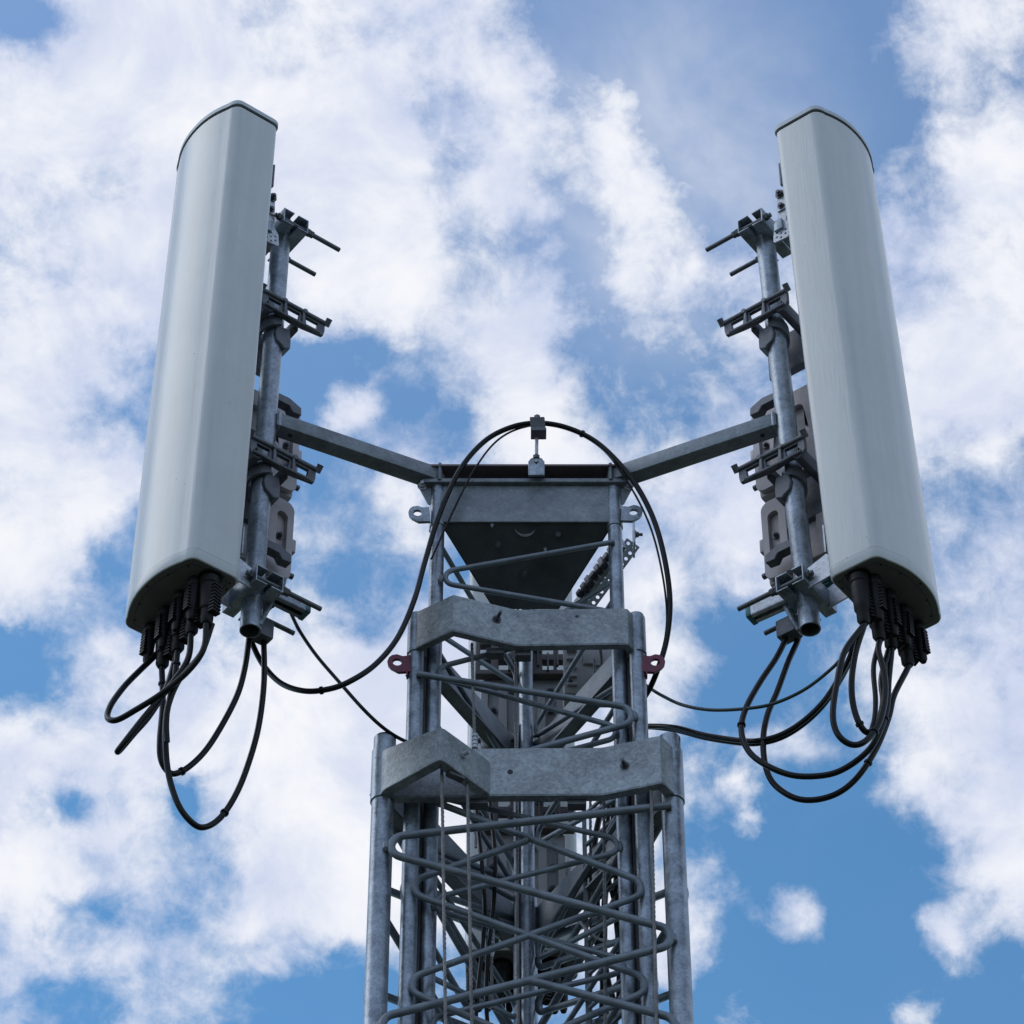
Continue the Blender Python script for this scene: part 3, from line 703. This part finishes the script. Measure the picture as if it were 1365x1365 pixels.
def radio_unit(label, c, N, L, w, h, d, group='radio units on the mounting poles', front=RRUM):
    T = Thing('radio_unit', label, 'radio unit', c - N * d / 2 - Z * h / 2, group)
    B = c - N * d / 2
    hs = T.part('housing', MB().box(B, (w, d - .01, h), (L, N, Z), bev=.014), front)
    def rr(cx, w_, h_, r, n=6):
        P = []
        for sx_, sy_, a0 in ((1, 1, 0), (-1, 1, 90), (-1, -1, 180), (1, -1, 270)):
            for q in range(n + 1): t = R(a0 + 90 * q / n); P.append((cx + sx_ * (w_ / 2 - r) + r * math.cos(t), sy_ * (h_ / 2 - r) + r * math.sin(t)))
        return P
    slots = [rr(cx, w * .13, h * .66, w * .062) for cx in (-w * .34, w * .34)] + [rr(0, w * .36, h * .6, .02)]
    T.part('front_plate', MB().plate(rr(0, w * .97, h * .97, .03), slots, c + N * .004, L, Z, .016), front, bevel=.002)
    fins = MB()
    for q in range(9): fins.box(c - N * (d + .012) + L * (-w * .42 + q * w * .105), (.005, .035, h * .9), (L, N, Z))
    T.part('cooling_fins', fins, front, hs)
    T.many('bolt', [hexbolt(MB(), c + L * w * a + Z * h * s + N * .001, N, .008, shank=.003) for a in (-.34, .34) for s in (-.22, .05)], BOLTM, hs)
    for s in (-1, 1):
        T.part('side_lug', MB().box(c - N * .02 + L * s * (w / 2 + .004), (.018, .05, .05), (L, N, Z), bev=.004), front); T.part('side_bolt', MB().cyl(c + L * s * (w / 2 - .01) - Z * h * .34 - N * .01, c + L * s * (w / 2 + .016) - Z * h * .34 - N * .01, .009, 14), BOLTM)
    hp = [c - N * .04 + L * -w * .30 + Z * h * .48, c - N * .04 + L * -w * .30 + Z * (h * .5 + .035), c - N * .04 + L * w * .30 + Z * (h * .5 + .035), c - N * .04 + L * w * .30 + Z * h * .48]
    T.part('handle', MB().tube(fillet(hp, .02), .006, 10), front)
    for q in range(4):
        pb = MB(); cg = MB()
        pc = B + L * w * (-.34 + .22 * q) - Z * (h / 2)
        pb.box(pc - Z * .036, (.038, .050, .076), (L, N, Z), bev=.004)
        for j in range(6): cg.box(pc - Z * (.008 + j * .012) + N * .025, (.042, .010, .005), (L, N, Z))
        pb.add(cg.v, cg.f); T.part('port', pb, GREENP)
    return T
def pick(P, n): return P
def jaw(T, p, L, N, z):
    """serrated clamp jaw gripping the pole"""
    c = V((p.x, p.y, z)) + N * .026 - L * .020
    ol = [(-.030, .030), (.014, .040), (.020, -.005), (.020, -.040), (-.002, -.052), (-.012, -.040), (-.030, -.030), (-.036, 0)]
    T.part('jaw', MB().plate(ol, [], c - N * .01, -L, Z, .045), CAST, bevel=.004)
    q = V((p.x, p.y, z)); arc = [q + (L * math.cos(R(t)) + N * math.sin(R(t))) * .040 + Z * (.03 - .05 * i / 12) for i, t in enumerate(range(90, -91, -15))]
    T.part('strap', MB().ribbon(arc, [a + Z * .045 for a in arc], .009), CAST)
units = {}
for key in ('left', 'right'):
    F, W = FR[key], WR[key]; N = -W; L = F
    for (lab, vt, vb, vbr) in (('upper', 512, 622, 432), ('lower', 634, 739, 628)):
        Yk = 6.613 + .06
        zt_ = zat(vt, Yk - .02); zb_ = zat(vb, Yk - .02); zc = (zt_ + zb_) / 2
        p = pole_at(key, zc); p.z = zc
        c = p + W * .085 - F * .030
        T = radio_unit('%s grey-brown radio unit behind the pole of the %s antenna' % (lab, key), c, N, L, .27, zt_ - zb_, .12)
        zb2 = zat(vbr, 6.613)
        p2 = pole_at(key, zb2); p2.z = zb2
        hbracket(T, p2 + N * .052 - L * .030 + Z * .012, -L, N)
        jaw(T, p2, L, N, zb2 - .075)
        # post joining bracket to the housing behind the pole
        T.many('bracket_arm', [MB().box(p2 + L * .055 + W * .03, (.024, .15, .05), (L, N, Z), bev=.004), MB().box(p2 - L * .055 + W * .03, (.020, .13, .04), (L, N, Z), bev=.004)], CAST)
        T.part('bracket_post', MB().box(p2 + W * .088 - Z * .05, (.16, .03, .16), (L, N, Z), bev=.006), CAST)
        # cast hook above the housing
        zh = zat(vt + 8 if lab == 'upper' else 716, 6.62); ph = pole_at(key, zh); ph.z = zh
        hk = ph + W * .03 - L * .075
        T.part('hook', MB().plate([(-.05, .020), (.01, .024), (.05, .008), (.052, -.022), (.02, -.026), (.008, -.006), (-.05, -.006)], [], hk, -L, Z, .03), CAST, bevel=.003)
    units[key] = T
# rear radio units, seen through the lattice
for lab, z0, z1 in (('upper', zat(1000, 7.66), zat(905, 7.66)), ('lower', zat(1215, 7.66), zat(1110, 7.66))):
    zc = (z0 + z1) / 2
    T = radio_unit('%s pale radio unit hung inside the rear of the lattice mast' % lab, V((MX - .010, 7.66, zc)), V((0, -1, 0)), V((1, 0, 0)), .26, z1 - z0, .11, 'radio units behind the mast', front=RRUL)
    zf = z1 + .055
    ol = [(-.15, -.075), (.15, -.075), (.15, .075), (-.15, .075)]
    hol = []
    for cx in (-.118, -.06, .075, .12):
        for cy in (-.035, .03): hol.append([(cx - .017, cy - .02), (cx + .017, cy - .02), (cx + .017, cy + .02), (cx - .017, cy + .02)])
    fr_ = T.part('frame', MB().plate(ol, hol, V((MX - .005, 7.63, zf)), V((1, 0, 0)), Z, .03), RRUD, bevel=.004)
    T.many('bolt', [hexbolt(MB(), V((MX + .04, 7.612, zf + .03)), V((0, -1, 0)), .012), hexbolt(MB(), V((MX - .03, 7.612, zf - .02)), V((0, -1, 0)), .010)], BOLTM, fr_)
    T.many('rib', [MB().box((MX - .05 + q * .03, 7.611, zf - .03 + .02 * (q % 2)), (.006, .012, .07)) for q in range(7)], RRUD, fr_)

# strut with teal end cap under each front clamp
for key, e0, e1, lab in (('left', (358, 786), (405, 809), 'short slotted rail with dark teal end cap beside the left pole foot'), ('right', (1052, 793), (1003, 815), 'short slotted rail with light teal end cap beside the right pole foot')):
    z = zat(800, 6.66); a, b = pz(*e0, z), pz(*e1, z); a.z = b.z = z - .012; d = (b - a).normalized(); s_ = d.cross(Z); L = (b - a).length
    T = Thing('slotted_rail', lab, 'rail', a, 'slotted rails at the pole feet')
    c = (a + b) / 2
    mb = MB().box(c + Z * .017, (L, .040, .004), (d, s_, Z))
    for s in (-1, 1): mb.box(c + s_ * s * .0175, (L, .005, .034), (d, s_, Z)); mb.box(c + s_ * s * .013 - Z * .017, (L, .012, .004), (d, s_, Z))
    T.part('rail_body', mb, BRIGHT if key == 'right' else GALV)
    T.part('end_cap', MB().box(b + d * .003, (.016, .044, .042), (d, s_, Z), bev=.003), TEAL)
    T.part('stay', MB().cyl(a + d * .02 - Z * .01, a + d * .0 - Z * .13 - d * .02, .006, 10), GALV)
    T.part('nut', MB().tube([a + d * .055 + Z * .02, a + d * .055 + Z * .035], .009, 6), BRIGHT)
    # junction block hanging behind the pole foot
    q = poles[key][0] + V((.022 if key == 'left' else -.05, .06, .055))
    T.part('cable_block', MB().box(q, (.06, .045, .06), (FR[key], WR[key], Z), bev=.004), CAST)

# perforated strut at the upper right behind the mast
a, b = pt(772, 812, 7.36), pt(838, 722, 7.15)
d = (b - a).normalized(); s_ = d.cross(Z).normalized(); u_ = s_.cross(d).normalized()
T = Thing('perforated_strut', 'perforated galvanised strut rising right behind the mast head', 'strut', a)
L = (b - a).length
hol = [circ(-L / 2 + .016 + q * .022, yy, .0058, 10) for q in range(int(L / .022)) for yy in (-.011, .011)]
T.part('perforated_plate', MB().plate([(-L / 2, -.024), (L / 2, -.024), (L / 2, .024), (-L / 2, .024)], hol, (a + b) / 2 - s_ * .02 + u_ * .01, d, d.cross(V((0, .72, .69))).normalized(), .003), STRUTM)
T.part('strut_body', MB().box((a + b) / 2 + s_ * .028 - u_ * .03, (L, .012, .05), (d, s_, u_)), GALV)
T.part('end_plate', MB().box(b + V((.016, 0, .02)), (.006, .07, .11), bev=.001), BRIGHT)
T.part('bolt', hexbolt(MB(), b + V((.02, -.01, .02)), V((1, 0, 0)), .009), BOLTM)
for q in range(8): T.part('cable_clip', MB().box(a.lerp(b, .18 + .09 * q) + s_ * .03 + u_ * .0 + V((0, -.02, -.02)), (.02, .02, .022 + .01 * (q % 3)), (d, s_, u_), bev=.003), CAST)

# white junction box behind the right leg
c = pt(786, 898, 7.52)
T = Thing('junction_box', 'small white junction box behind the upper collar beside the right leg', 'junction box', c)
T.part('box_body', MB().box(c, (.16, .07, .22), bev=.006), RRUL)
lidm = T.part('lid', MB().box(c + V((.022, -.040, .045)), (.085, .008, .085), bev=.002), RRUL)
for q in range(5): T.part('latch', MB().box(c + V((-.055, -.040, -.08 + .035 * q)), (.03, .012, .010), bev=.001), RRUL); T.part('rib', MB().box(c + V((.02 + .02 * (q % 2), -.038, -.08 + .02 * q)), (.02, .012, .006)), RRUL)
T.many('bolt', [hexbolt(MB(), c + V((-.06, -.036, h_)), V((0, -1, 0)), .007) for h_ in (-.07, .07)], BOLTM)

# cable ladder up the inside of the rear right face
la, lb = V((MX + .16, MY + .16, 0)), V((MX + .26, MY + .01, 0)); lz0, lz1 = 4.8, zat(1010, 7.1)
T = Thing('cable_ladder', 'narrow steel cable ladder up the inside right of the lattice mast', 'cable ladder', la + Z * lz0)
for q in (la, lb): T.part('rail', MB().box(q + Z * (lz0 + lz1) / 2, (.012, .02, lz1 - lz0)), GALV2)
zz = lz1 - .05
while zz > lz0: T.part('rung', MB().tube([la + Z * zz, lb + Z * zz], .006, 10), RODM); zz -= .11

# ------------------------------------------------------------------ cable loop over the mast head and its hanger
zc0 = pt(715, 620, 6.80)
T = Thing('cable_hanger', 'upright threaded rod with small clamp block holding the cable loop above the mast head', 'hanger', zc0)
T.part('bracket', MB().plate([(-.024, -.045), (.024, -.045), (.024, .012), (.016, .026), (0, .031), (-.016, .026), (-.024, .012)], [circ(0, .008, .006, 12)], zc0, V((1, 0, 0)), Z, .008), GALV, bevel=.002)
rt = pt(716, 556, 6.80)
T.part('rod', MB().cyl(zc0 + Z * .01, rt, .0052, 12), BRIGHT)
T.part('nut', MB().tube([zc0 + Z * .025, zc0 + Z * .037], .011, 6), BOLTM)
cbk = pt(716, 571, 6.79)
T.part('clamp_block', MB().plate([(-.022, .034), (.022, .034), (.026, -.018), (-.016, -.024)], [], cbk, V((1, 0, 0)), V((0, -.4, .92)), .016), CAST, bevel=.002)
T.part('clamp_foot', MB().box(cbk + V((.004, -.004, -.026)), (.046, .04, .012), bev=.002), CAST)
T.part('nut', MB().tube([cbk + Z * .022 - V((0, .010, 0)), cbk + Z * .040 - V((0, .010, 0))], .010, 6), BOLTM)

def proj(p):
    y, z = p.y, p.z - H; d = y * CE + z * SE
    return 682.5 + FPX * p.x / d, 682.5 - FPX * (-y * SE + z * CE) / d
def cable(label, pts, r=.0085, mat=BLACK, group=None, seg=8, name='cable', cat='cable', ties=()):
    P = crom([pt(u, v, Y) for u, v, Y in pts], seg)
    mb = MB().tube(P, r, 14)
    for i in ties:
        q = P[min(int(i * (len(P) - 1)), len(P) - 2)]; dd = (P[min(int(i * (len(P) - 1)) + 1, len(P) - 1)] - q).normalized(); mb.tube([q - dd * .003, q + dd * .003], r * 1.4, 14); 
    return single(name, mb, mat, label, cat, group)
loop = [(330, 838, 6.70), (338, 862, 6.71), (352, 888, 6.72), (375, 911, 6.70), (405, 921, 6.66), (436, 919, 6.63), (465, 909, 6.62), (500, 886, 6.64), (530, 850, 6.68), (552, 800, 6.72), (566, 750, 6.76), (585, 688, 6.78),
        (612, 628, 6.79), (645, 589, 6.79), (680, 570, 6.79), (715, 564, 6.79), (752, 569, 6.79), (790, 586, 6.79), (822, 614, 6.79), (850, 650, 6.79), (872, 694, 6.79), (886, 745, 6.79), (893, 800, 6.80), (889, 850, 6.82), (877, 892, 6.85), (862, 925, 6.92), (845, 945, 7.0), (830, 990, 7.05)]
cable('thick black cable arching in a big loop over the mast head', loop, .0080, group='cables of the big loop', ties=(.18, .62))
thin = [(575, 745, 6.80), (600, 690, 6.81), (630, 630, 6.80), (662, 588, 6.80), (700, 569, 6.80), (745, 568, 6.80), (800, 596, 6.80), (838, 645, 6.80), (866, 700, 6.80), (882, 760, 6.80), (889, 820, 6.81), (884, 870, 6.84)]
cable('thin black lead crossing inside the big loop over the mast head', thin, .0031, group='cables of the big loop')
cable('thin dark cable sagging from the left slotted rail to the mast', [(388, 818, 6.74), (400, 842, 6.74), (422, 874, 6.73), (452, 909, 6.72), (484, 945, 6.72), (512, 971, 6.74), (540, 988, 6.80), (575, 1000, 6.95)], .0052)
cable('dark green cable sagging between the mast and the right antenna', [(850, 905, 7.0), (866, 917, 6.95), (884, 928, 6.85), (911, 940, 6.75), (950, 946.5, 6.68), (1000, 944, 6.62), (1034, 937, 6.60), (1071, 920, 6.58), (1102, 897, 6.56), (1124, 875, 6.55), (1140, 850, 6.55)], .0048, TEALC)
thk = [(845, 972, 7.0), (864, 968, 6.95), (901, 970, 6.85), (940, 980, 6.76), (986, 987, 6.68), (1013, 987, 6.64), (1042, 979, 6.62), (1071, 961, 6.60), (1097, 936, 6.58), (1116, 908, 6.57), (1131, 880, 6.56), (1143, 848, 6.55)]
cable('thick black cable sagging from the mast to the right antenna, upper of a pair', thk, .0075, group='pair of cables to the right antenna')
cable('thick black cable sagging from the mast to the right antenna, lower of a pair', [(u + 1, v + (3.5 if u > 880 else 1), Y + .012) for u, v, Y in thk], .0075, group='pair of cables to the right antenna')

def z3(x, y): return 130 + x / 3.103, 680 + y / 3.103
def zr3(x, y): return 960 + x / 3.79, 720 + y / 3.79
def cz(label, zf, pts, Y0, Y1, r=.0083, group=None, ties=(), mat=BLACK, st=None, en=None):
    n = len(pts); P = []
    for i, (x, y) in enumerate(pts):
        u, v = zf(x, y); P.append((u, v, Y0 + (Y1 - Y0) * i / (n - 1)))
    if st is not None: P[0] = (*proj(st), st.y); P.insert(0, (*proj(st + Z * .03), st.y))
    if en is not None: P[-1] = (*proj(en), en.y); P.append((*proj(en + Z * .03), en.y))
    return cable(label, P, r, mat, group, ties=ties)
YB = lambda e: e.y
GL = 'jumper cables under the left antenna'; GR_ = 'jumper cables under the right antenna'
cz('jumper cable in the shorter deep loop from left antenna to pole foot', z3, ((280, 655), (270, 800), (258, 950), (262, 1030), (288, 1078), (322, 1090), (380, 1060), (450, 990), (520, 880), (580, 760), (610, 650), (625, 540), (630, 480)), EL[3].y, 6.69, group=GL, ties=(.12, .5), st=EL[3])
cz('jumper cable in the longest, lowest loop from left antenna to pole foot', z3, ((345, 580), (318, 700), (285, 850), (283, 1000), (300, 1120), (340, 1230), (400, 1300), (450, 1310), (510, 1270), (570, 1180), (620, 1060), (665, 900), (688, 720), (688, 560), (684, 480)), EL[2].y, 6.70, group=GL, ties=(.1, .62), st=EL[2])
cz('jumper cable in a flat loop pointing left below the left antenna', z3, ((480, 440), (440, 570), (380, 660), (270, 755), (160, 825), (80, 868), (42, 858), (56, 805), (110, 730), (170, 668), (240, 600), (270, 560)), EL[0].y, EL[3].y + .02, group=GL, st=EL[0])
cz('jumper cable bent back in a narrow slanted loop below the left antenna', z3, ((405, 500), (372, 620), (290, 740), (190, 860), (115, 955), (84, 996), (95, 990), (150, 925), (215, 850), (280, 745), (310, 660), (330, 580)), EL[1].y, EL[2].y + .03, group=GL, st=EL[1])
cz('short jumper cable between the boots of the left antenna', z3, ((475, 470), (430, 590), (340, 700), (296, 800), (285, 880), (288, 960)), EL[0].y + .02, EL[2].y, group=GL, r=.0075)
cz('jumper cable in the left-hand wide loop from right pole foot to right antenna', zr3, ((340, 440), (325, 510), (280, 600), (200, 720), (130, 850), (107, 960), (140, 1060), (220, 1130), (350, 1185), (480, 1193), (600, 1168), (720, 1090), (790, 1000), (840, 860), (852, 700), (845, 560)), 6.69, ER[2].y, group=GR_, ties=(.3, .8), en=ER[2])
cz('jumper cable in the lowest loop from right pole foot to right antenna', zr3, ((408, 430), (390, 510), (345, 610), (290, 760), (240, 880), (218, 1000), (227, 1130), (270, 1230), (370, 1300), (480, 1312), (600, 1275), (700, 1190), (790, 1050), (850, 900), (880, 780), (895, 650)), 6.70, ER[3].y, group=GR_, ties=(.72,), en=ER[3])
cz('jumper cable in the wider short loop under the right antenna', zr3, ((658, 400), (630, 560), (590, 720), (570, 860), (580, 950), (620, 1010), (680, 1035), (740, 1010), (800, 930), (832, 800), (830, 680), (800, 560), (765, 490)), ER[0].y, ER[1].y, group=GR_, ties=(.62,), st=ER[0], en=ER[1])
cz('jumper cable in the narrower short loop under the right antenna', zr3, ((690, 390), (686, 560), (665, 700), (670, 820), (700, 920), (745, 972), (795, 925), (822, 820), (815, 700), (850, 560)), ER[0].y + .01, ER[2].y, group=GR_, ties=(.52,), st=ER[0])
cz('straight jumper cable hanging among the loops of the right antenna', zr3, ((762, 490), (775, 640), (785, 800), (780, 900), (760, 975)), ER[1].y + .01, ER[1].y, group=GR_, r=.007, st=ER[1])
for key, T, E in (('left', TL, EL),):
    pass

# ------------------------------------------------------------------ wire ropes (three twisted strands)
def rope(label, a, b, r=.0045, ferrule=None, group='wire ropes on the mast', pitch=.045, fine=True, zend=3.2):
    """a, b: two places the rope passes; it runs on down to zend"""
    d = (b - a).normalized()
    if zend is not None: b = a + d * ((a.z - zend) / -d.z)
    L = (b - a).length; x, y = perp(d); m = int(L / pitch * 8); mb = MB()
    for s in range(3):
        P = []
        for i in range(m + 1):
            t = i / m; an = 2 * math.pi * (t * L / pitch) + s * 2.094; P.append(a + d * L * t + (x * math.cos(an) + y * math.sin(an)) * r * .52)
        mb.tube(P, r * .56, 6)
    if ferrule is None: return single('wire_rope', mb, ROPE, label, 'wire rope', group)
    T = Thing('wire_rope', label, 'wire rope', a, group); T.part('strands', mb, ROPE)
    f = MB(); pf = ferrule
    for q in range(4): f.cyl(pf + Z * (.006 + .013 * q), pf + Z * (.016 + .013 * q), r * 1.9, 14)
    T.part('ferrule', f, BRIGHT); T.part('thimble', MB().tube([pf, pf - Z * .02, pf - Z * .035], 0, 10, radii=[r * 1.3, r * 1.9, r]), BRIGHT)
rope('left of the two wire ropes hanging in front from the lower bracket', pt(589, 1022, 6.665), pt(594, 1365, 6.675))
rope('right of the two wire ropes hanging in front from the lower bracket', pt(623, 1040, 6.70), pt(629, 1365, 6.705))
rope('wire rope hanging in front beside the right outer leg', pt(868, 1050, 6.725), pt(875, 1365, 6.73))
rope('short wire rope with bright ferrule between the two collars', pt(629, 858, 6.80), pt(633, 1002, 6.80), ferrule=pt(633, 1000, 6.80), zend=None)
rope('wire rope running down just left of the rear centre leg', pt(687, 868, 6.90), pt(691, 1365, 6.95), .0042)
rope('wire rope inside the mast right of centre', pt(805, 1065, 6.90), pt(807, 1365, 6.92), .0046)
rope('thin wire rope inside the mast toward the right rear', pt(787, 1060, 7.15), pt(788, 1365, 7.17), .0042)
rope('short wire rope with bright ferrule low inside the mast left of centre', pt(655, 1262, 7.1), pt(656, 1345, 7.1), .0048, ferrule=pt(655, 1262, 7.1), zend=None)
rope('wire rope seen behind the left-hand rods inside the mast', pt(636, 1050, 7.2), pt(634, 1130, 7.2), .0042, zend=None)

# cables running down inside the mast
random.seed(3)
for i in range(7):
    u0 = 842 - i * 7.5; Yk = 7.0 + .05 * i; P = []
    v = 1000 if i else 930
    ph = random.uniform(0, 6)
    while v < 1620:
        P.append((u0 + 7 * math.sin(v / 46 + ph) + random.uniform(-2.5, 2.5), v, Yk + .03 * math.sin(v / 60 + ph))); v += 34
    cable('black cable running down inside the right half of the lattice mast', P, .0068 if i % 2 else .009, group='cables running down inside the mast')
for i in range(2):
    u0 = 640 + i * 14; P = []; v = 1062; ph = random.uniform(0, 6)
    while v < 1620: P.append((u0 + 6 * math.sin(v / 52 + ph), v, 7.08 + .03 * math.sin(v / 60 + ph))); v += 36
    cable('black cable running down inside the left half of the lattice mast', P, .006, group='cables in the left half of the mast')
cable('curved pale cable crossing the inside of the mast on the right', [(770, 1225, 7.1), (790, 1247, 7.08), (815, 1255, 7.05), (845, 1250, 7.0)], .004, RRUM)
cable('dark green cable crossing behind the middle collar', [(655, 997, 7.3), (690, 985, 7.32), (740, 975, 7.34), (790, 940, 7.4), (792, 880, 7.44)], .004, TEALC)
cable('dark green cable hanging over the white junction box', [(800, 862, 7.44), (802, 885, 7.45), (796, 905, 7.45), (790, 930, 7.42)], .005, TEALC)
